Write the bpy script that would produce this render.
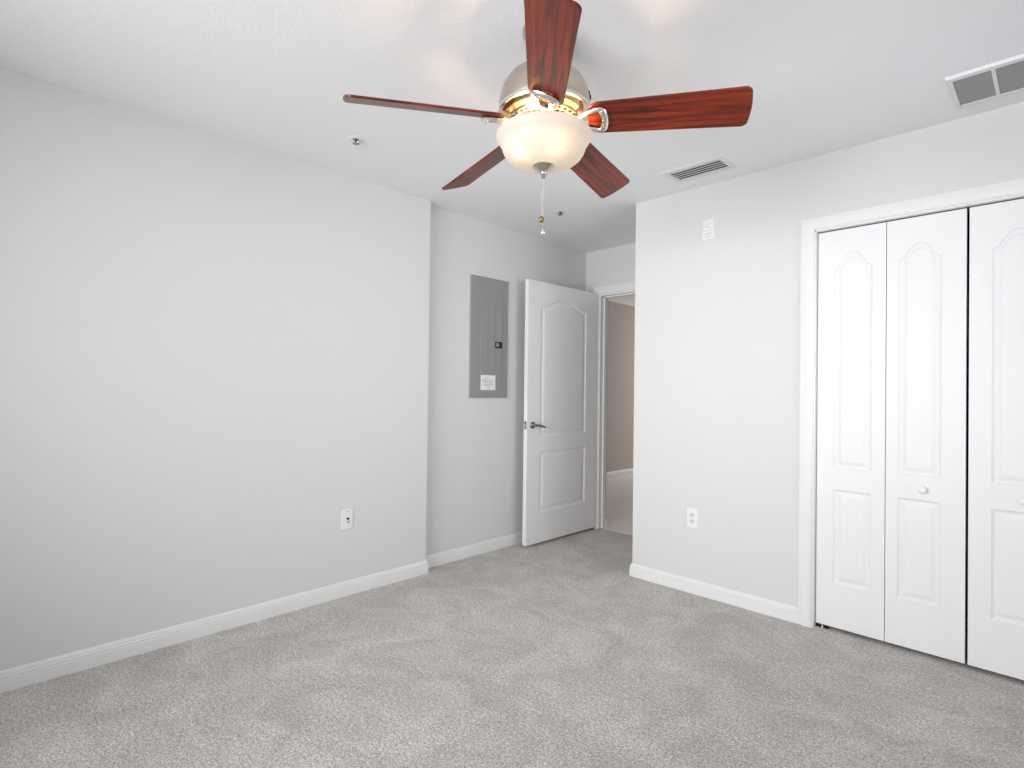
import bpy, bmesh, math, random
from mathutils import Matrix, Vector
random.seed(4)
for o in list(bpy.data.objects):
    bpy.data.objects.remove(o)
scene = bpy.context.scene
COL = scene.collection
PI = math.pi

# ------------------------------------------------------------------ camera
F = Vector((-0.70409, 0.71005, 0.00924)); R = Vector((0.71011, 0.70398, 0.01236)); U = Vector((-0.00227, -0.01527, 0.99988))
cd = bpy.data.cameras.new('camera'); cam = bpy.data.objects.new('camera', cd); COL.objects.link(cam)
cam.matrix_world = Matrix(((R.x, U.x, -F.x, 0), (R.y, U.y, -F.y, 0), (R.z, U.z, -F.z, 1.2098), (0, 0, 0, 1)))
cd.sensor_width = 36; cd.lens = 551.33 / 1024 * 36; cd.clip_start = 0.02
scene.camera = cam

# ------------------------------------------------------------------ world, lights, exposure
vs = scene.view_settings
vs.view_transform = 'Standard'; vs.look = 'None'; vs.gamma = 1; vs.use_curve_mapping = False; vs.exposure = 0.085
w = bpy.data.worlds.new('daylight'); scene.world = w; w.use_nodes = True
w.node_tree.nodes['Background'].inputs[0].default_value = (0.85, 0.92, 1, 1)
w.node_tree.nodes['Background'].inputs[1].default_value = 1.0
def area(name, loc, rot, sx, sy, power, color):
    l = bpy.data.lights.new(name, 'AREA'); l.shape = 'RECTANGLE'; l.size = sx; l.size_y = sy
    l.energy = power; l.color = color
    o = bpy.data.objects.new(name, l); COL.objects.link(o); o.location = loc; o.rotation_euler = rot
    return o
YS, XE = -1.60, 0.52           # south and east wall faces
WIN = ((-2.25, -1.15), (-1.05, 0.05)); WZ0, WZ1 = 0.70, 2.10      # two south windows
for (wx0, wx1), pw, sp in zip(WIN, (22, 25), (92, 114)):             # daylight slanting in between their reveals
    ld = area('window_daylight', ((wx0+wx1)/2, YS-0.03, (WZ0+WZ1)/2), (PI/2, 0, 0), wx1-wx0-.04, WZ1-WZ0-.04, pw, (0.97, 0.985, 1.0))
    ld.data.spread = math.radians(sp)
area('entry_fill', (XE+.03, 2.2, 1.45), (PI/2, 0, PI/2), 1.26, 1.26, 5.4, (0.97, 0.985, 1.0)).data.spread = math.radians(80)  # unseen side light, added to brighten the entry door and recess
area('hall_fill', (-3.65, 8.8, 1.4), (-PI/2, 0, 0), 1.2, 1.8, 34, (1.0, 0.95, 0.91))  # unseen light added at the hall end

# ------------------------------------------------------------------ materials
def mat(name, color, rough=0.5, metal=0.0, spec=0.5, bump=None, emit=None, coat=0.0):
    m = bpy.data.materials.new(name); m.use_nodes = True
    nt = m.node_tree; b = nt.nodes['Principled BSDF']
    b.inputs['Base Color'].default_value = (*color, 1); b.inputs['Roughness'].default_value = rough
    b.inputs['Metallic'].default_value = metal; b.inputs['Specular IOR Level'].default_value = spec
    b.inputs['Coat Weight'].default_value = coat
    if emit:
        b.inputs['Emission Color'].default_value = (*emit[0], 1); b.inputs['Emission Strength'].default_value = emit[1]
    if bump:
        scale, strength, dist = bump[:3]; stretch = bump[3] if len(bump) > 3 else (1, 1, 1)
        tc = nt.nodes.new('ShaderNodeTexCoord'); mp = nt.nodes.new('ShaderNodeMapping'); mp.inputs['Scale'].default_value = stretch
        n = nt.nodes.new('ShaderNodeTexNoise'); n.inputs['Scale'].default_value = scale; n.inputs['Detail'].default_value = 3
        bp = nt.nodes.new('ShaderNodeBump'); bp.inputs['Strength'].default_value = strength; bp.inputs['Distance'].default_value = dist
        nt.links.new(tc.outputs['Object'], mp.inputs[0]); nt.links.new(mp.outputs[0], n.inputs['Vector'])
        nt.links.new(n.outputs['Fac'], bp.inputs['Height']); nt.links.new(bp.outputs[0], b.inputs['Normal'])
    return m
M_wall = mat('wall_paint', (0.725, 0.725, 0.715), 0.75, bump=(160, 0.12, 0.002), spec=0.25)
M_ceil = mat('ceiling_paint', (0.90, 0.905, 0.925), 0.85, bump=(90, 0.25, 0.003), spec=0.2)
M_trim = mat('trim_white', (0.83, 0.83, 0.83), 0.4)
M_closet = mat('closet_white', (0.85, 0.85, 0.855), 0.45, spec=0.3, bump=(55, 0.3, 0.0015, (6, 6, 0.45)))
M_door = mat('door_white', (0.91, 0.91, 0.91), 0.4, bump=(55, 0.25, 0.0015, (6, 6, 0.45)))
M_plastic = mat('white_plastic', (0.86, 0.86, 0.85), 0.35)
M_vent = mat('vent_white', (0.78, 0.78, 0.79), 0.45)
M_ventgrey = mat('louver_grey', (0.33, 0.33, 0.34), 0.5)
M_dark = mat('dark_void', (0.02, 0.02, 0.02), 0.8)
M_black = mat('black_plastic', (0.015, 0.015, 0.015), 0.4)
M_ventshade = mat('shade_plastic', (0.62, 0.62, 0.61), 0.5)
M_recept = mat('receptacle_white', (0.72, 0.72, 0.71), 0.4)
M_slot = mat('slot_grey', (0.30, 0.30, 0.30), 0.6)
M_panel = mat('panel_grey', (0.31, 0.313, 0.305), 0.45)
M_nickel = mat('brushed_nickel', (0.54, 0.50, 0.44), 0.28, 1.0, bump=(60, 0.05, 0.001, (1, 1, 30)))
M_bulbtint = mat('bulb_tinted_metal', (0.70, 0.55, 0.34), 0.2, 1.0)  # warm reflection of the bulbs put into the base colour
M_silver = mat('satin_silver', (0.80, 0.77, 0.72), 0.25, 1.0)
M_lever = mat('dark_nickel', (0.32, 0.31, 0.30), 0.3, 1.0)
M_brass = mat('antique_bronze', (0.28, 0.18, 0.10), 0.35, 0.7)
M_paper = mat('paper_white', (0.86, 0.86, 0.86), 0.6)
M_print = mat('print_grey', (0.35, 0.35, 0.35), 0.7)
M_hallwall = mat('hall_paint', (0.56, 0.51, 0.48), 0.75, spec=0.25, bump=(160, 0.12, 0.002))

def carpet_mat():
    m = bpy.data.materials.new('carpet_pile'); m.use_nodes = True
    nt = m.node_tree; N = nt.nodes; L = nt.links; b = N['Principled BSDF']
    b.inputs['Roughness'].default_value = 0.95; b.inputs['Specular IOR Level'].default_value = 0.1
    b.inputs['Sheen Weight'].default_value = 0.15; b.inputs['Sheen Roughness'].default_value = 0.6
    tc = N.new('ShaderNodeTexCoord')
    def noise(s, d, rough=0.5, dist=0):
        n = N.new('ShaderNodeTexNoise'); n.inputs['Scale'].default_value = s; n.inputs['Detail'].default_value = d
        n.inputs['Roughness'].default_value = rough; n.inputs['Distortion'].default_value = dist
        L.new(tc.outputs['Object'], n.inputs['Vector']); return n
    def ramp(src, p0, c0, p1, c1):
        r = N.new('ShaderNodeValToRGB'); e = r.color_ramp.elements
        e[0].position = p0; e[0].color = (*c0, 1); e[1].position = p1; e[1].color = (*c1, 1)
        L.new(src, r.inputs[0]); return r
    fine = noise(135, 3, 0.7); tuft = noise(60, 2, 0.6); patch = noise(3.8, 4, 0.6, 1.0)
    c1 = ramp(fine.outputs['Fac'], 0.34, (0.29, 0.267, 0.249), 0.66, (0.83, 0.782, 0.739))
    c2 = ramp(tuft.outputs['Fac'], 0.3, (0.82, 0.82, 0.82), 0.7, (1.14, 1.14, 1.14))
    c3 = ramp(patch.outputs['Fac'], 0.36, (0.87, 0.87, 0.87), 0.66, (1.12, 1.12, 1.12))
    def mul(a, c):
        x = N.new('ShaderNodeMix'); x.data_type = 'RGBA'; x.blend_type = 'MULTIPLY'; x.inputs[0].default_value = 1
        L.new(a, x.inputs[6]); L.new(c, x.inputs[7]); return x.outputs[2]
    col = mul(mul(c1.outputs[0], c2.outputs[0]), c3.outputs[0])
    L.new(col, b.inputs['Base Color'])
    bp = N.new('ShaderNodeBump'); bp.inputs['Strength'].default_value = 0.6; bp.inputs['Distance'].default_value = 0.008
    L.new(fine.outputs['Fac'], bp.inputs['Height'])
    bp2 = N.new('ShaderNodeBump'); bp2.inputs['Strength'].default_value = 0.5; bp2.inputs['Distance'].default_value = 0.03
    L.new(patch.outputs['Fac'], bp2.inputs['Height']); L.new(bp.outputs[0], bp2.inputs['Normal'])
    L.new(bp2.outputs[0], b.inputs['Normal'])
    return m
M_carpet = carpet_mat()
M_hallfloor = mat('hall_floor', (0.78, 0.75, 0.71), 0.5, bump=(20, 0.05, 0.002))

def wood_mat():
    m = bpy.data.materials.new('mahogany_blade'); m.use_nodes = True
    nt = m.node_tree; N = nt.nodes; L = nt.links; b = N['Principled BSDF']
    tc = N.new('ShaderNodeTexCoord'); mp = N.new('ShaderNodeMapping'); mp.inputs['Scale'].default_value = (1.6, 26, 26)
    L.new(tc.outputs['Object'], mp.inputs[0])
    n = N.new('ShaderNodeTexNoise'); n.inputs['Scale'].default_value = 2.2; n.inputs['Detail'].default_value = 6; n.inputs['Distortion'].default_value = 1.0
    L.new(mp.outputs[0], n.inputs['Vector'])
    r = N.new('ShaderNodeValToRGB'); e = r.color_ramp.elements
    e[0].position = 0.36; e[0].color = (0.068, 0.009, 0.005, 1); e[1].position = 0.66; e[1].color = (0.29, 0.036, 0.012, 1)
    L.new(n.outputs['Fac'], r.inputs[0]); L.new(r.outputs[0], b.inputs['Base Color'])
    b.inputs['Roughness'].default_value = 0.34; b.inputs['Specular IOR Level'].default_value = 0.42; b.inputs['Coat Weight'].default_value = 0.0; b.inputs['Coat Roughness'].default_value = 0.22
    return m
M_wood = wood_mat()

def bowl_mat():
    m = bpy.data.materials.new('alabaster_glass'); m.use_nodes = True
    nt = m.node_tree; N = nt.nodes; L = nt.links; N.remove(N['Principled BSDF']); out = N['Material Output']
    tc = N.new('ShaderNodeTexCoord')
    n = N.new('ShaderNodeTexNoise'); n.inputs['Scale'].default_value = 9; n.inputs['Detail'].default_value = 4; n.inputs['Distortion'].default_value = 1.5
    L.new(tc.outputs['Object'], n.inputs['Vector'])
    r = N.new('ShaderNodeValToRGB'); e = r.color_ramp.elements
    e[0].position = 0.35; e[0].color = (1.0, 0.78, 0.60, 1); e[1].position = 0.65; e[1].color = (1.0, 0.86, 0.74, 1)
    L.new(n.outputs['Fac'], r.inputs[0])
    tr = N.new('ShaderNodeBsdfTranslucent'); tr.inputs['Color'].default_value = (0.022, 0.0225, 0.023, 1)
    df = N.new('ShaderNodeBsdfDiffuse'); df.inputs['Color'].default_value = (0.70, 0.67, 0.63, 1)
    gl = N.new('ShaderNodeBsdfGlossy'); gl.inputs['Roughness'].default_value = 0.4
    em = N.new('ShaderNodeEmission'); em.inputs['Strength'].default_value = 0.34; L.new(r.outputs[0], em.inputs['Color'])
    m1 = N.new('ShaderNodeMixShader'); m1.inputs[0].default_value = 0.5; L.new(tr.outputs[0], m1.inputs[1]); L.new(df.outputs[0], m1.inputs[2])
    m2 = N.new('ShaderNodeMixShader'); m2.inputs[0].default_value = 0.03; L.new(m1.outputs[0], m2.inputs[1]); L.new(gl.outputs[0], m2.inputs[2])
    ad = N.new('ShaderNodeAddShader'); L.new(m2.outputs[0], ad.inputs[0]); L.new(em.outputs[0], ad.inputs[1])
    L.new(ad.outputs[0], out.inputs['Surface'])
    return m
M_bowl = bowl_mat()
def glass_mat():
    m = bpy.data.materials.new('window_glass'); m.use_nodes = True
    b = m.node_tree.nodes['Principled BSDF']; b.inputs['Transmission Weight'].default_value = 1; b.inputs['Roughness'].default_value = 0
    b.inputs['IOR'].default_value = 1.45; return m
M_glass = glass_mat()
M_bulb = mat('bulb_glow', (1, 0.95, 0.85), 0.4, emit=((1.0, 0.78, 0.5), 4))

# ------------------------------------------------------------------ mesh helpers
class MB:
    def __init__(s): s.v = []; s.f = []
    def add(s, vs_, fs):
        k = len(s.v); s.v += [tuple(p) for p in vs_]; s.f += [tuple(i+k for i in f) for f in fs]; return s
    def box(s, a, b):
        x0, y0, z0 = [min(a[i], b[i]) for i in range(3)]; x1, y1, z1 = [max(a[i], b[i]) for i in range(3)]
        return s.add([(x0,y0,z0),(x1,y0,z0),(x1,y1,z0),(x0,y1,z0),(x0,y0,z1),(x1,y0,z1),(x1,y1,z1),(x0,y1,z1)],
                     [(0,3,2,1),(4,5,6,7),(0,1,5,4),(1,2,6,5),(2,3,7,6),(3,0,4,7)])
    def lathe(s, prof, n=48, c=(0,0,0), axis='z', cap=True):
        vs_ = []; m = len(prof)
        for r, z in prof:
            for k in range(n):
                a = 2*PI*k/n; x, y = r*math.cos(a), r*math.sin(a)
                p = (x, y, z) if axis == 'z' else ((x, z, y) if axis == 'y' else (z, x, y))
                vs_.append((p[0]+c[0], p[1]+c[1], p[2]+c[2]))
        fs = [(i*n+k, i*n+(k+1) % n, (i+1)*n+(k+1) % n, (i+1)*n+k) for i in range(m-1) for k in range(n)]
        if cap: fs += [tuple(range(n)), tuple(range((m-1)*n, m*n))]
        return s.add(vs_, fs)
    def sweep(s, prof, path, closed=False, up=(0,0,1)):
        """prof: 2-D loop (a,b); a along side vector, b along up; path: points"""
        up = Vector(up); P = [Vector(p) for p in path]; n = len(P); m = len(prof); vs_ = []
        for i, p in enumerate(P):
            if closed: d0 = (p-P[i-1]).normalized(); d1 = (P[(i+1) % n]-p).normalized()
            else:
                d0 = (p-P[max(i-1,0)]).normalized() if i else (P[1]-p).normalized()
                d1 = (P[min(i+1,n-1)]-p).normalized() if i < n-1 else d0
            t = (d0+d1).normalized(); side = t.cross(up).normalized(); k = 1/max(0.3, t.dot(d1)); u2 = side.cross(t).normalized()
            for a, b in prof: vs_.append(p + side*a*k + u2*b)
        fs = []
        for i in range(n if closed else n-1):
            for j in range(m): fs.append((i*m+j, i*m+(j+1) % m, ((i+1) % n)*m+(j+1) % m, ((i+1) % n)*m+j))
        if not closed: fs += [tuple(range(m)), tuple(range((n-1)*m, n*m))]
        return s.add(vs_, fs)
    def tube(s, path, r, n=10, closed=False, up=(0,0,1), flat=1.0):
        return s.sweep([(r*math.cos(2*PI*k/n), r*flat*math.sin(2*PI*k/n)) for k in range(n)], path, closed, up)
    def prism(s, loop, z0, z1):
        n = len(loop)
        return s.add([(x,y,z0) for x,y in loop]+[(x,y,z1) for x,y in loop],
                     [tuple(range(n-1,-1,-1)), tuple(range(n,2*n))]+[(i,(i+1)%n,n+(i+1)%n,n+i) for i in range(n)])
    def build(s, name, m, parent=None, smooth=False, bevel=0):
        me = bpy.data.meshes.new(name); me.from_pydata(s.v, [], s.f); me.update()
        bm = bmesh.new(); bm.from_mesh(me); bmesh.ops.recalc_face_normals(bm, faces=bm.faces); bm.to_mesh(me); bm.free()
        return link(name, me, m, parent, smooth, bevel)
def link(name, me, m, parent=None, smooth=False, bevel=0):
    o = bpy.data.objects.new(name, me); COL.objects.link(o); me.materials.append(m)
    if parent: o.parent = parent
    if smooth:
        me.polygons.foreach_set('use_smooth', [True]*len(me.polygons)); me.set_sharp_from_angle(angle=math.radians(40))
    if bevel:
        b = o.modifiers.new('bevel', 'BEVEL'); b.width = bevel; b.segments = 2; b.limit_method = 'ANGLE'
    return o
def tag(o, label, cat, group=None, kind=None):
    o['label'] = label; o['category'] = cat
    if group: o['group'] = group
    if kind: o['kind'] = kind
    return o
def thing(name, label, cat, loc=(0,0,0), rz=0, group=None, kind=None):
    o = bpy.data.objects.new(name, None); COL.objects.link(o); o.location = loc; o.rotation_euler = (0,0,rz)
    o.empty_display_size = 0.05
    return tag(o, label, cat, group, kind)
def struct(name, mb, m, label, cat, **k): return tag(mb.build(name, m, **k), label, cat, kind='structure')

# ------------------------------------------------------------------ room shell
H = 2.44; T = 0.115
XL, XL2, YE, YR, XR, YD = -2.937, -3.015, 2.1805, 3.132, -1.977, 3.967
DX0, DX1, DH = -2.850, -2.025, 2.055         # entry doorway
CX0, CX1, CH = -0.895, 0.33, 2.046           # closet opening
YC = YR + 0.75                               # closet back
HX0, HX1, HY = -4.40, 0.75, 9.0              # hall
fl = MB().box((XL2-T, YS-.15, -0.1), (XE+.15, YD+.02, 0)); struct('floor', fl, M_carpet, 'grey beige cut pile carpet covering the bedroom floor', 'floor')
struct('floor_hall', MB().box((HX0-.1, YD+.02, -0.1), (HX1+.1, HY+.1, 0)), M_hallfloor, 'smooth beige hall floor seen through the doorway', 'floor')
struct('ceiling', MB().box((HX0-.1, YS-.15, H), (HX1+.1, HY+.1, H+.1)), M_ceil, 'white textured bedroom ceiling with the fan on it', 'ceiling')
lw = MB().add([(XL2-T,YS-.15,0),(XL,YS-.15,0),(XL,YE,0),(XL2,YE,0),(XL2,YD,0),(XL2-T,YD,0)]+[(XL2-T,YS-.15,H),(XL,YS-.15,H),(XL,YE,H),(XL2,YE,H),(XL2,YD,H),(XL2-T,YD,H)],
    [(5,4,3,2,1,0),(6,7,8,9,10,11)]+[(i,(i+1)%6,6+(i+1)%6,6+i) for i in range(6)])
struct('wall_left', lw, M_wall, 'long pale grey left wall stepping back before the entry door', 'wall')
JT = .012
rw = MB().box((XR, YR, 0), (CX0-JT, YR+T, H)).box((CX0-JT, YR, CH+JT), (CX1+JT, YR+T, H)).box((CX1+JT, YR, 0), (XE+.15, YR+T, H))
rw.box((XR, YR+T, 0), (XR+T, YD, H))
struct('wall_right', rw, M_wall, 'bright pale grey right wall around the closet opening', 'wall')
struct('wall_closet', MB().box((XR+T, YC, 0), (XE+.15, YC+.02, H)).box((XE+.13, YR+T, 0), (XE+.15, YC, H)), M_dark, 'dark closet interior behind the bifold doors', 'wall')
dw = MB().box((HX0-.1, YD, 0), (DX0-.02, YD+T, H)).box((DX0-.02, YD, DH+.001), (DX1+.02, YD+T, H)).box((DX1+.02, YD, 0), (HX1+.1, YD+T, H))
struct('wall_entry', dw, M_wall, 'short pale wall holding the entry doorway', 'wall')
sw_ = MB().box((XL2-T, YS-.15, 0), (WIN[0][0], YS, H)).box((WIN[0][1], YS-.15, 0), (WIN[1][0], YS, H)).box((WIN[1][1], YS-.15, 0), (XE+.15, YS, H))
for wx0, wx1 in WIN: sw_.box((wx0, YS-.15, 0), (wx1, YS, WZ0)).box((wx0, YS-.15, WZ1), (wx1, YS, H))
struct('wall_back', sw_, M_wall, 'pale grey wall with two windows behind the viewer', 'wall')
EY0, EY1, EZ0, EZ1 = 1.55, 2.85, 0.80, 2.10  # opening of the side window added for the entry light
struct('wall_side', MB().box((XE, YS, 0), (XE+.15, EY0, H)).box((XE, EY1, 0), (XE+.15, YR, H)).box((XE, EY0, 0), (XE+.15, EY1, EZ0)).box((XE, EY0, EZ1), (XE+.15, EY1, H)),
       M_wall, 'pale grey unseen side wall with an added window beyond the closet end', 'wall')
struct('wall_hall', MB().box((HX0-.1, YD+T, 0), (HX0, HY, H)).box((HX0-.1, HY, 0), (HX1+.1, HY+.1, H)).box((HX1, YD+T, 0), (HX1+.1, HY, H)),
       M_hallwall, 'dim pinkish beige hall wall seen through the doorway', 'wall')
# window behind the viewer
for i_, (WX0, WX1) in enumerate(WIN):
    wn = tag(MB().box((WX0, YS-.13, WZ0), (WX0+.05, YS-.06, WZ1)).box((WX1-.05, YS-.13, WZ0), (WX1, YS-.06, WZ1)).box((WX0, YS-.13, WZ0), (WX1, YS-.06, WZ0+.05))
        .box((WX0, YS-.13, WZ1-.05), (WX1, YS-.06, WZ1)).box((WX0, YS-.12, 1.37), (WX1, YS-.07, 1.42)).build('window_%d' % (i_+1), M_trim),
        ('white framed sash window at the left wall end of the back wall', 'white framed sash window at the side wall end of the back wall')[i_], 'window', kind='structure')
    MB().box((WX0+.03, YS-.10, WZ0+.03), (WX1-.03, YS-.095, WZ1-.03)).build('pane', M_glass, wn)
    MB().box((WX0-.03, YS-.08, WZ0-.02), (WX1+.03, YS+.03, WZ0+.001)).build('sill', M_trim, wn, bevel=.004)

wn = tag(MB().box((XE+.06, EY0, EZ0), (XE+.13, EY0+.05, EZ1)).box((XE+.06, EY1-.05, EZ0), (XE+.13, EY1, EZ1)).box((XE+.06, EY0, EZ0), (XE+.13, EY1, EZ0+.05))
    .box((XE+.06, EY0, EZ1-.05), (XE+.13, EY1, EZ1)).box((XE+.07, EY0, 1.43), (XE+.12, EY1, 1.48)).build('window_3', M_trim), 'added white framed sash window in the unseen side wall', 'window', kind='structure')
MB().box((XE+.095, EY0+.03, EZ0+.03), (XE+.10, EY1-.03, EZ1-.03)).build('pane', M_glass, wn)
MB().box((XE-.03, EY0-.03, EZ0-.02), (XE+.08, EY1+.03, EZ0+.001)).build('sill', M_trim, wn, bevel=.004)

# baseboards: profile (out from wall, up)
BP = [(0,0),(.0135,0),(.0135,.050),(.0115,.052),(.0115,.055),(.0125,.057),(.0125,.061),(.0095,.064),(.0085,.074),(.005,.081),(0,.083)]
def base(name, path, label):
    # side vector = t x up: to the right of travel
    return struct(name, MB().sweep(BP, path), M_trim, label, 'baseboard')
base('baseboard_left', [(XL, YS+.001, 0), (XL, YE, 0), (XL2+.014, YE, 0)], 'white baseboard along the foot of the long left wall')
base('baseboard_recess', [(XL2, YE+.014, 0), (XL2, YD-.002, 0)], 'white baseboard under the electrical panel')
base('baseboard_right', [(XR, YD-.03, 0), (XR, YR, 0), (CX0-.068, YR, 0)], 'white baseboard on the right wall left of the closet')
base('baseboard_side', [(XE, YR, 0), (XE, YS, 0)], 'white baseboard along the side wall')
base('baseboard_back', [(XE-.014, YS, 0), (XL+.014, YS, 0)], 'white baseboard below the back window')
base('baseboard_hall', [(HX0, YD+T, 0), (HX0, HY, 0)], 'white baseboard on the far hall wall')

# casings
CP = [(0,0),(0,.009),(.006,.012),(.012,.012),(.016,.015),(.022,.015),(.026,.017),(.050,.019),(.058,.016),(.066,.010),(.066,0)]
def casing(x0, x1, ztop, y, rw_=None, scale=1.0):
    m = MB(); c = 1/math.sqrt(2)
    # build as three mitred runs; a = distance outward from inner edge reversed (a=0 outer)
    W = .068*scale; pr = [(W-a*scale, b) for a, b in CP]      # (distance from inner edge, depth into room)
    def ring(x, z, sx, sz): return [(x+sx*d, y-b, z+sz*d) for d, b in pr]
    vs_ = ring(x0, 0, -1, 0)+ring(x0, ztop, -1, 1)+ring(x1, ztop, 1, 1)+ring(x1, 0, 1, 0)
    n = len(pr); fs = [(i*n+j, i*n+(j+1)%n, (i+1)*n+(j+1)%n, (i+1)*n+j) for i in range(3) for j in range(n)]
    m.add(vs_, fs+[tuple(range(n)), tuple(range(3*n, 4*n))]); return m
ct = casing(CX0-.004, CX1+.004, CH+.004, YR, scale=1.0)
ct.box((CX0-.012, YR-.004, 0), (CX0, YR+T, CH)).box((CX1, YR-.004, 0), (CX1+.012, YR+T, CH)).box((CX0, YR-.004, CH), (CX1, YR+T, CH+.012))
struct('trim_1', ct, M_trim, 'ribbed white casing framing the closet doors', 'door trim')
dt = casing(DX0-.004, DX1+.004, DH-.012, YD, scale=1.1)
dt.box((DX0-.02, YD-.003, 0), (DX0, YD+T, DH)).box((DX1, YD-.003, 0), (DX1+.02, YD+T, DH)).box((DX0, YD-.003, DH-.02), (DX1, YD+T, DH))
dt.box((DX0, YD+.045, 0), (DX0+.011, YD+.082, DH-.02)).box((DX1-.011, YD+.045, 0), (DX1, YD+.082, DH-.02)).box((DX0, YD+.045, DH-.031), (DX1, YD+.082, DH-.02))
dt.box((DX0, YD+.0825, 0), (DX0+.012, YD+T+.012, .075))
struct('trim_2', dt, M_trim, 'white casing and jamb of the entry doorway', 'door trim')

# ------------------------------------------------------------------ panelled doors
def outline(p, i, N=28):
    x0, x1, z0, zs, rise = p; xc = (x0+x1)/2; hw = (x1-x0)/2
    def top(x):
        t = min(1, abs(x-xc)/hw/0.90)**1.35; return zs + rise*(0.5+0.5*math.cos(PI*t)) - i
    pts = [(x0+i, z0+i), (x1-i, z0+i)]
    for k in range(N+1):
        x = x1-i-(x1-x0-2*i)*k/N; pts.append((x, top(x)))
    return pts
RINGS = [(0,0),(.004,.0030),(.010,.0060),(.018,.0068),(.028,.0050),(.040,.0018),(.044,.0015)]
def panel_slab(name, x0, x1, z0, z1, thick, panels, m, parent, k=1.0, rings=RINGS):
    bm = bmesh.new()
    def loop(pts, y): return [bm.verts.new((x, y, z)) for x, z in pts]
    outer = loop([(x0,z0),(x1,z0),(x1,z1),(x0,z1)], 0); edges = [bm.edges.new((outer[i], outer[(i+1)%4])) for i in range(4)]
    for p in panels:
        prev = None
        for ins, dep in rings:
            lp = loop(outline(p, ins*k), dep); n = len(lp)
            if prev is None: edges += [bm.edges.new((lp[i], lp[(i+1)%n])) for i in range(n)]
            else:
                for i in range(n): bm.faces.new((prev[i], prev[(i+1)%n], lp[(i+1)%n], lp[i]))
            prev = lp
        bm.faces.new(prev)
    bmesh.ops.triangle_fill(bm, edges=edges, use_beauty=True, use_dissolve=False, normal=(0,-1,0))
    bk = loop([(x0,z0),(x1,z0),(x1,z1),(x0,z1)], thick); bm.faces.new(bk)
    for i in range(4): bm.faces.new((outer[i], outer[(i+1)%4], bk[(i+1)%4], bk[i]))
    bmesh.ops.recalc_face_normals(bm, faces=bm.faces)
    me = bpy.data.meshes.new(name); bm.to_mesh(me); bm.free()
    return link(name, me, m, parent)

# entry door, open against the left wall: local x = hinge(0) .. free edge(-.88), front faces -y (world +x)
DL = 0.880
d1 = thing('door_1', 'open white two panel entry door with arched top panel and lever', 'door', (-2.8585, 3.940, 0), math.radians(89.4), kind='structure')
panel_slab('door_panel', -DL, 0, .020, 2.05, .035, [(-.737, -.163, .845, 1.866, .067), (-.737, -.163, .255, .727, 0)], M_door, d1, k=1.15)
hd = MB().lathe([(.027,0),(.027,-.006),(.022,-.011),(.012,-.013),(.011,-.040)], 28, (-.822, 0, .935), 'y')
hd.tube([(-.822,-.040,.935),(-.805,-.045,.936),(-.775,-.046,.931),(-.740,-.043,.922),(-.720,-.040,.917)], .0105, 10, flat=.8)
h_ = hd.build('door_handle', M_lever, d1, smooth=True); h_['label'] = 'dark satin nickel lever handle'
lt = MB().box((-DL-.0015, .005, .905), (-DL+.001, .029, .965)).build('latch_plate', M_lever, d1, bevel=.001); lt['label'] = 'metal latch plate on door edge'
MB().box((-DL-.011, .011, .927), (-DL, .023, .943)).build('latch_bolt', M_silver, lt, bevel=.003)
for z in (.22, 1.03, 1.83):
    hg = MB().lathe([(.0055,z-.045),(.0055,z+.045)], 12, (.006, .038, 0)).box((-.03, .0345, z-.045), (.006, .0365, z+.045)).build('hinge', M_lever, d1, smooth=True)

# closet bifold doors
def bifold(name, xs, flip, label):
    x0, x1 = xs; wd = (x1-x0)/2
    r = thing(name, label, 'closet door', (x0, YR+.028, 0), 0, kind='structure')
    for s in (0, 1):
        a = s*wd + (.0015 if s else 0); b = a + wd - .0015
        out_left = (s == 0)       # outer stile of a pair is wide on its outer edge
        pa, pb = (a+.077, b-.056) if out_left else (a+.048, b-.086)
        lf = panel_slab('door_leaf', a, b, .020, 2.041, .032, [(pa, pb, .828, 1.850, .070), (pa, pb, .243, .719, 0)], M_closet, r, k=.85)
        if s == (1 if not flip else 0):
            kx = (a+b)/2 - (.003 if not flip else -.025)
            MB().lathe([(.007,0),(.007,-.010),(.013,-.014),(.0175,-.021),(.0175,-.026),(.013,-.031),(.004,-.033)], 24, (kx, 0, .768), 'y').build('knob', M_plastic, lf, smooth=True)
        px = (a+.045) if s == 0 else (b-.035)
        MB().lathe([(.0045,2.039),(.0045,2.046)], 10, (px, .014, 0)).build('pivot_pin', M_plastic, r, smooth=True)
    return r
bifold('door_2', (-.8925, -.2925), False, 'left pair of white bifold closet doors with round knob')
bifold('door_3', (-.2825, .3275), True, 'right pair of white bifold closet doors cut off by the picture edge')
tb = MB().box((CX0+.002, YR+.02, .0005), (CX0+.060, YR+.055, .004)).box((CX0+.001, YR+.022, 0), (CX0+.004, YR+.052, .045)).lathe([(.006,.004),(.006,.021)], 12, (CX0+.030, YR+.040, 0))
tag(tb.build('pivot_bracket', M_silver), 'small metal floor bracket at the foot of the left closet door', 'bracket')
tag(MB().box((CX0+.001, YR+.030, CH-.0005), (CX1-.001, YR+.034, CH-.012)).box((CX0+.001, YR+.056, CH-.0005), (CX1-.001, YR+.060, CH-.012)).box((CX0+.001, YR+.030, CH-.0005), (CX1-.001, YR+.060, CH-.002))
    .build('door_track', M_dark), 'dark overhead track above the closet doors', 'track')

# ------------------------------------------------------------------ electrical panel
ep = thing('electrical_panel', 'grey metal breaker panel set in the recessed wall beside the door', 'electrical panel', (XL2, 2.599, 1.143))
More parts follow.
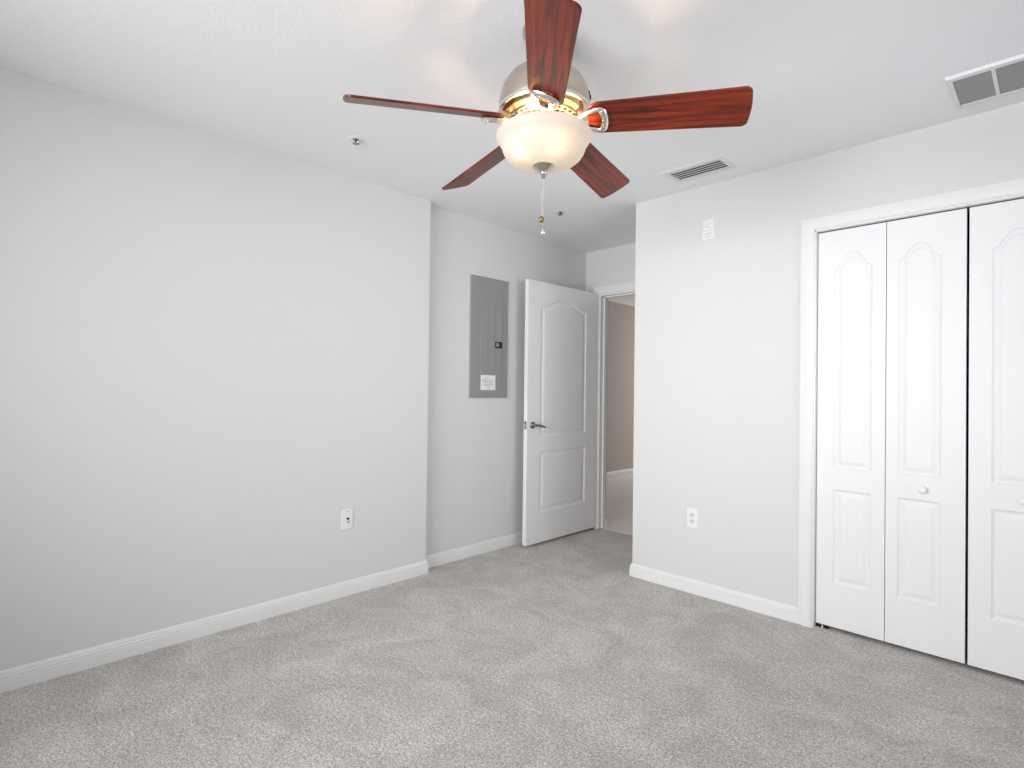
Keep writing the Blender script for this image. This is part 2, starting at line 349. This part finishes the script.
# local: y 0..0.380, z 0..0.891, x out
MB().box((0, 0, 0), (.012, .380, .891)).build('cover', M_panel, ep, bevel=.003)
pd = MB().box((.008, .090, .030), (.0165, .306, .722)).build('panel_door', M_panel, ep, bevel=.0015); pd.location.x = .004
MB().box((.0165, .150, .190), (.0205, .154, .700)).box((.0165, .222, .190), (.0205, .226, .700)).build('rib', M_panel, pd)
lc = MB().box((.0165, .236, .372), (.021, .308, .420)).build('latch', M_black, pd, bevel=.002); lc['label'] = 'black latch with grey slide'
MB().box((.021, .246, .384), (.025, .270, .410)).build('latch_slide', M_silver, lc, bevel=.001)
lb = MB().box((.0165, .096, .058), (.0172, .243, .167)).build('paper_label', M_paper, pd); lb['label'] = 'white printed label'
pm = MB()
for z, a, b in ((.148,.135,.185),(.132,.108,.228),(.121,.108,.220),(.110,.125,.210),(.099,.112,.225),(.088,.132,.200),(.074,.155,.185)):
    y = a
    while y < b:
        l = random.uniform(.006, .014); pm.box((.0172, y, z-.0022), (.01735, min(b, y+l), z+.0022)); y += l+.004
pm.build('label_print', M_print, lb)

# ------------------------------------------------------------------ wall plates (local: x right, -y out, z up)
def plate(name, label, cat, loc, rz, w_, h_):
    t = thing(name, label, cat, loc, rz)
    MB().box((-w_/2, -.0055, -h_/2), (w_/2, 0, h_/2)).build('cover_plate', M_plastic, t, bevel=.002)
    return t
o1 = plate('wall_outlet', 'white duplex outlet low on the bright right wall', 'outlet', (-1.562, YR, .448), 0, .070, .115)
for z in (.0195, -.0195):
    lp = [(.0165*max(-.86, min(.86, math.cos(2*PI*k/24)))*1.05, .0145*max(-.9, min(.9, math.sin(2*PI*k/24)))) for k in range(24)]
    m = MB(); m.add([(x, -.0055, z+y) for x, y in lp]+[(x, -.0075, z+y) for x, y in lp], [tuple(range(24)), tuple(range(24, 48))]+[(i,(i+1)%24,24+(i+1)%24,24+i) for i in range(24)])
    rc = m.build('receptacle', M_recept, o1)
    MB().box((-.0075, -.0079, z-.001), (-.0050, -.0074, z+.008)).box((.0050, -.0079, z), (.0075, -.0074, z+.007)).lathe([(.0028,-.0074),(.0028,-.0079)], 12, (0, 0, z-.007), 'y').build('slot', M_slot, rc)
MB().lathe([(.003,-.0055),(.0028,-.0066)], 12, (0,0,0), 'y').build('screw', M_vent, o1)
o2 = plate('cable_plate', 'white wall plate with dark cable jack low on the left wall', 'wall plate', (XL, 1.612, .444), PI/2, .070, .117)
MB().lathe([(.0065,-.0055),(.0065,-.009),(.0048,-.009),(.0048,-.017),(.003,-.017)], 16, (.002,0,.002), 'y').build('coax_jack', M_black, o2, smooth=True)
MB().lathe([(.006,-.0055),(.006,-.0085)], 16, (.007,0,-.018), 'y').build('lower_jack', M_slot, o2, smooth=True)
for z in (.042, -.042): MB().lathe([(.0038,-.0055),(.0034,-.0072)], 12, (0,0,z), 'y').build('screw', M_slot if z > 0 else M_vent, o2)
o3 = plate('wall_alarm', 'white rectangular alarm plate high on the right wall near the ceiling', 'alarm', (-1.476, YR, 2.172), 0, .074, .122)
MB().box((-.030, -.013, -.010), (.034, -.0055, .056)).build('cover_box', M_plastic, o3, bevel=.005)
MB().lathe([(.014,-.013),(.012,-.017),(.006,-.019)], 20, (.002,0,.020), 'y').build('lens', M_vent, o3, smooth=True)
for z in (-.024, -.034, -.046): MB().box((-.022, -.0062, z-.0018), (.022, -.0053, z+.0018)).build('sound_slot', M_ventshade, o3)
MB().box((-.033, -.0066, .010), (-.0305, -.0055, .024)).build('indicator', M_slot, o3)

# ------------------------------------------------------------------ ceiling vents
sv = thing('supply_vent', 'small white louvered air vent on the ceiling beside the right fan blade', 'air vent', (-1.4185, 2.880, H))
def frame(w_, h_, b, zt, zb):      # bevelled frame ring
    m = MB(); o = [(-w_/2,-h_/2),(w_/2,-h_/2),(w_/2,h_/2),(-w_/2,h_/2)]; q = [(x*(1-2*b/w_), y*(1-2*b/h_)) for x, y in o]
    e = .006; o2_ = [(x*(1-2*e/w_), y*(1-2*e/h_)) for x, y in o]
    vs_ = [(x,y,zt) for x,y in o]+[(x,y,zb) for x,y in o2_]+[(x,y,zb) for x,y in q]+[(x,y,zt) for x,y in q]
    return m.add(vs_, [(r*4+i, r*4+(i+1)%4, ((r+1)%4)*4+(i+1)%4, ((r+1)%4)*4+i) for r in range(4) for i in range(4)])
frame(.362, .207, .036, 0, -.008).build('frame', M_vent, sv)
MB().box((-.146, -.069, -.001), (.146, .069, -.0005)).build('backing', M_dark, sv)
for k in range(5):
    y = -.0552 + k*.0276
    MB().add([(-.146,y-.0085,-.0075),(.146,y-.0085,-.0075),(.146,y+.0075,-.0040),(-.146,y+.0075,-.0040),(-.146,y-.0080,-.0088),(.146,y-.0080,-.0088),(.146,y+.0080,-.0053),(-.146,y+.0080,-.0053)],
        [(0,1,2,3),(4,5,6,7),(0,1,5,4),(1,2,6,5),(2,3,7,6),(3,0,4,7)]).build('louver', M_vent, sv)
rv = thing('return_vent', 'large white return air grille with grey louvers at the picture edge', 'air vent', (.012, 2.842, H))
RW, RH = .660, .312
o_ = [(-RW/2,-RH/2),(RW/2,-RH/2),(RW/2,RH/2),(-RW/2,RH/2)]; o2_ = [(x*(1-.008/RW), y*(1-.008/RH)) for x, y in o_]
q_ = [(-RW/2+.021,-RH/2+.030),(RW/2-.021,-RH/2+.030),(RW/2-.021,RH/2-.028),(-RW/2+.021,RH/2-.028)]
MB().add([(x,y,0) for x,y in o_]+[(x,y,-.012) for x,y in o2_]+[(x,y,-.012) for x,y in q_]+[(x,y,0) for x,y in q_],
    [(r*4+i, r*4+(i+1)%4, ((r+1)%4)*4+(i+1)%4, ((r+1)%4)*4+i) for r in range(4) for i in range(4)]).build('frame', M_vent, rv)
cells = 5; cw = (RW-.042-.012*(cells-1))/cells
MB().box((-RW/2+.01, -RH/2+.01, -.001), (RW/2-.01, RH/2-.01, -.0003)).build('backing', M_dark, rv)
for c in range(cells):
    xa = -RW/2+.021+c*(cw+.012)
    if c: MB().box((xa-.012, -RH/2+.02, -.010), (xa, RH/2-.02, -.0005)).build('divider', M_vent, rv)
    lm = MB(); n = 12
    for k in range(n):
        y = -RH/2+.034+k*(RH-.062)/n
        lm.add([(xa,y,-.002),(xa+cw,y,-.002),(xa+cw,y+.017,-.0085),(xa,y+.017,-.0085),(xa,y+.001,-.001),(xa+cw,y+.001,-.001),(xa+cw,y+.018,-.0075),(xa,y+.018,-.0075)],
            [(0,1,2,3),(4,5,6,7),(0,1,5,4),(1,2,6,5),(2,3,7,6),(3,0,4,7)])
    lv = lm.build('louver_bank', M_ventgrey, rv)

# ------------------------------------------------------------------ sprinklers
def sprinkler(loc, rz, label):
    t = thing('fire_sprinkler', label, 'sprinkler', loc, rz, 'ceiling sprinklers'); t.scale = (1.2, 1.2, .5)
    MB().lathe([(.034,0),(.033,-.003),(.026,-.007),(.016,-.008),(.014,-.003)], 32).build('escutcheon', M_plastic, t, smooth=True)
    MB().lathe([(.011,-.003),(.011,-.011),(.008,-.013),(.004,-.015)], 16).build('body', M_lever, t, smooth=True)
    MB().tube([(-.010,0,-.014),(-.013,0,-.024),(-.006,0,-.036),(0,0,-.040),(.006,0,-.036),(.013,0,-.024),(.010,0,-.014)], .0028, 8, up=(0,1,0)).build('frame_arms', M_silver, t, smooth=True)
    MB().lathe([(.0025,-.018),(.003,-.030),(.002,-.038)], 10).build('heat_bulb', M_black, t, smooth=True)
    dm = MB()
    dm.lathe([(.006,-.040),(.006,-.042)], 16)
    for k in range(12):
        a = 2*PI*k/12; c, s = math.cos(a), math.sin(a); d = .0022
        dm.add([(.005*c-d*s,.005*s+d*c,-.041),(.005*c+d*s,.005*s-d*c,-.041),(.015*c+d*s,.015*s-d*c,-.042),(.015*c-d*s,.015*s+d*c,-.042)]+
               [(.005*c-d*s,.005*s+d*c,-.042),(.005*c+d*s,.005*s-d*c,-.042),(.015*c+d*s,.015*s-d*c,-.043),(.015*c-d*s,.015*s+d*c,-.043)],
               [(0,1,2,3),(4,5,6,7),(0,1,5,4),(1,2,6,5),(2,3,7,6),(3,0,4,7)])
    dm.build('deflector', M_lever, t)
sprinkler((-2.480, 1.380, H), .3, 'ceiling sprinkler below the tip of the left fan blade')
sprinkler((-2.450, 2.925, H), 1.2, 'ceiling sprinkler nearest the entry door beside the pull chain')

# ------------------------------------------------------------------ ceiling fan
FX, FY = -1.254, 1.4052
fan = thing('ceiling_fan', 'five blade mahogany ceiling fan with lit alabaster bowl and nickel housing', 'ceiling fan', (FX, FY, H))
z = lambda a: a - H
MB().lathe([(.078,0),(.078,z(2.425)),(.066,z(2.40)),(.058,z(2.294))], 48).build('canopy', M_nickel, fan, smooth=True)
MB().lathe([(.056,z(2.300)),(.080,z(2.297)),(.104,z(2.287)),(.124,z(2.270)),(.140,z(2.246)),(.150,z(2.218)),(.155,z(2.192)),(.156,z(2.172)),(.154,z(2.164))], 72).build('motor_housing', M_nickel, fan, smooth=True)
MB().lathe([(.152,z(2.166)),(.1575,z(2.164)),(.1585,z(2.159)),(.1565,z(2.153)),(.150,z(2.151))], 72).build('trim_ring', M_silver, fan, smooth=True)
MB().lathe([(.151,z(2.153)),(.147,z(2.146)),(.138,z(2.139)),(.118,z(2.133)),(.06,z(2.131))], 72).build('motor_base', M_bulbtint, fan, smooth=True)
vf = MB().lathe([(.118,z(2.136)),(.119,z(2.128)),(.108,z(2.121)),(.088,z(2.119)),(.05,z(2.119))], 72).build('vent_flange', M_nickel, fan, smooth=True)
sm = MB()
for k in range(32):
    a = 2*PI*k/32; c, s = math.cos(a), math.sin(a); d = .0052
    q = [(.092, z(2.1188)), (.116, z(2.1248))]
    vs_ = []
    for dz in (-.0012, .002):
        for r_, zz in q:
            vs_ += [(r_*c-d*s, r_*s+d*c, zz+dz), (r_*c+d*s, r_*s-d*c, zz+dz)]
    sm.add(vs_, [(0,1,3,2),(4,5,7,6),(0,1,5,4),(2,3,7,6),(0,2,6,4),(1,3,7,5)])
sm.build('vent_slots', M_black, vf)
MB().lathe([(.060,z(2.120)),(.060,z(2.095)),(.085,z(2.088)),(.085,z(2.080)),(.03,z(2.076))], 40).build('light_fitter', M_silver, fan, smooth=True)
MB().lathe([(.150,z(2.088)),(.158,z(2.085)),(.1635,z(2.077)),(.1632,z(2.069)),(.156,z(2.057)),(.148,z(2.046)),(.1435,z(2.035)),(.139,z(2.021)),(.129,z(2.005)),(.112,z(1.991)),(.088,z(1.981)),(.055,z(1.9755)),(.025,z(1.9735)),(.006,z(1.973))], 72, cap=False).build('glass_bowl', M_bowl, fan, smooth=True)
fin = MB().lathe([(.004,z(1.976)),(.037,z(1.977)),(.038,z(1.972)),(.030,z(1.964)),(.016,z(1.956)),(.011,z(1.950)),(.011,z(1.944)),(.007,z(1.941)),(.008,z(1.936)),(.003,z(1.931))], 32).build('finial', M_nickel, fan, smooth=True)
sw = MB().box((.150, -.013, -.020), (.1585, .013, .020)).box((.1585, -.006, -.004), (.163, .006, .010)).build('reverse_switch', M_black, fan, bevel=.002)
sw.location = (-.003, -.003, z(2.200)); sw.rotation_euler = (0, 0, math.radians(38))
# bulbs and their light
for bx, by, dz_ in ((.028, -.090, .004), (-.074, -.062, -.008)):
    # camera-right / camera-away frame
    px, py = bx*.71-by*.70, bx*.71+by*.70
    bz = 2.035
    b_ = MB().lathe([(.0115,z(2.084)),(.0115,z(2.072)),(.016,z(2.062)),(.019,z(2.052)),(.016,z(2.040)),(.008,z(2.033)),(.002,z(2.031))], 20, (px, py, dz_)).build('light_bulb', M_bulb, fan, smooth=True)
    l = bpy.data.lights.new('bulb_light', 'POINT'); l.energy = 4.6; l.color = (1.0, 0.66, 0.32); l.shadow_soft_size = .025
    lo = bpy.data.objects.new('bulb_light', l); COL.objects.link(lo); lo.location = (FX+px, FY+py, 2.020+dz_)
# blades
def blade_loop():
    pts = []; x0, x1, wr, wt = .150, .660, .118, .143
    def hw(x): return (wr+(wt-wr)*(x-x0)/(x1-x0))/2
    rc = .022; N = 8
    for k in range(N+1):                                  # root, rounded
        a = PI/2*k/N; pts.append((x0+.045*(1-math.sin(a)), -(hw(x0)-.040)-.040*math.sin(a)*1.0 if False else -(hw(x0)-.040*(1-math.cos(PI/2-a))) ))
    pts = []
    for k in range(N+1):
        a = PI/2*k/N; pts.append((x0+.042-.042*math.cos(a), -(hw(x0+.042)-.040+.040*math.sin(a))))
    for k in range(1, 6): x = x0+.042+(x1-rc-.006-x0-.042)*k/6; pts.append((x, -hw(x)))
    for k in range(N+1):
        a = PI/2*k/N; pts.append((x1-rc-.004+rc*math.sin(a), -(hw(x1)-rc+rc*math.cos(a))))
    for k in range(1, 6):                                 # slightly bowed tip
        t = -1+2*k/6; pts.append((x1-.004+.004*(1-t*t), t*(hw(x1)-rc)))
    for k in range(N+1):
        a = PI/2*(1-k/N); pts.append((x1-rc-.004+rc*math.sin(a), (hw(x1)-rc+rc*math.cos(a))))
    for k in range(5, 0, -1): x = x0+.042+(x1-rc-.006-x0-.042)*k/6; pts.append((x, hw(x)))
    for k in range(N+1):
        a = PI/2*(1-k/N); pts.append((x0+.042-.042*math.cos(a), (hw(x0+.042)-.040+.040*math.sin(a))))
    return pts
bl = MB().prism(blade_loop(), -.004, .004)
angs = [(242.30, -20.0), (168.64, -20.6), (102.18, -22.5), (28.95, -24.0), (313.19, -21.8)]
proto_b = proto_i = proto_s = None
for deg, pit in angs:
    if proto_b is None:
        b_ = proto_b = bl.build('blade', M_wood, fan, bevel=.002)
        im = MB()
        L_ = [(.112,-.009),(.132,-.021),(.154,-.032),(.178,-.039),(.195,-.0405),(.206,-.034),(.211,-.018),(.212,0)]
        lp = [(x,y,-.012) for x,y in L_]+[(x,-y,-.012) for x,y in reversed(L_[:-1])]
        im.tube(lp, .0082, 10, closed=True, flat=.8)
        im.tube([(.199,-.036,-.013),(.2065,-.018,-.014),(.2085,0,-.0145),(.2065,.018,-.014),(.199,.036,-.013)], .0105, 10, flat=.7)
        im.sweep([(-.015,-.004),(.015,-.004),(.015,.004),(-.015,.004)], [(.080,0,.0),(.100,0,-.004),(.122,0,-.011)])
        i_ = proto_i = im.build('blade_iron', M_silver, fan, smooth=True)
        sm = MB()
        for y in (-.026, 0, .026): sm.lathe([(.0055,-.019),(.0055,-.0205),(.003,-.0225)], 12, (.2055-abs(y)*.12, y, -.0015))
        s_ = proto_s = sm.build('screws', M_nickel, i_, smooth=True)
    else:
        b_ = proto_b.copy(); COL.objects.link(b_); b_.parent = fan
        i_ = proto_i.copy(); COL.objects.link(i_); i_.parent = fan
        s_ = proto_s.copy(); COL.objects.link(s_); s_.parent = i_
    for q in (b_, i_):
        q.location = (0, 0, z(2.128)); q.rotation_euler = (math.radians(pit), .049, math.radians(deg))
# pull chains
rx, ry = .71, .70
def chain(dx, zt, zb):
    m = MB(); n = int((zt-zb)/.0045)
    for k in range(n):
        c = (dx*rx, dx*ry, z(zt-(k+.5)*(zt-zb)/n)); m.lathe([(.0005,-.0019),(.0016,-.0011),(.0019,0),(.0016,.0011),(.0005,.0019)], 8, c)
    m.tube([(dx*rx,dx*ry,z(zt)),(dx*rx,dx*ry,z(zb))], .0008, 6, up=(1,0,0)); return m.build('pull_chain', M_nickel, fan, smooth=True)
c1 = chain(-.005, 1.933, 1.800)
f1 = MB().lathe([(.002,.012),(.005,.010),(.009,.004),(.0095,0),(.008,-.005),(.004,-.010),(.001,-.011)], 20, (-.005*rx, -.005*ry, z(1.791))).build('chain_fob', M_brass, c1, smooth=True); f1['label'] = 'brown ball fob'
c2 = chain(.0005, 1.933, 1.768)
f2 = MB().lathe([(.002,.016),(.004,.013),(.0055,.004),(.0075,-.006),(.0065,-.012),(.002,-.015)], 20, (.0005*rx, .0005*ry, z(1.754))).build('chain_fob', M_silver, c2, smooth=True); f2['label'] = 'silver drop fob'
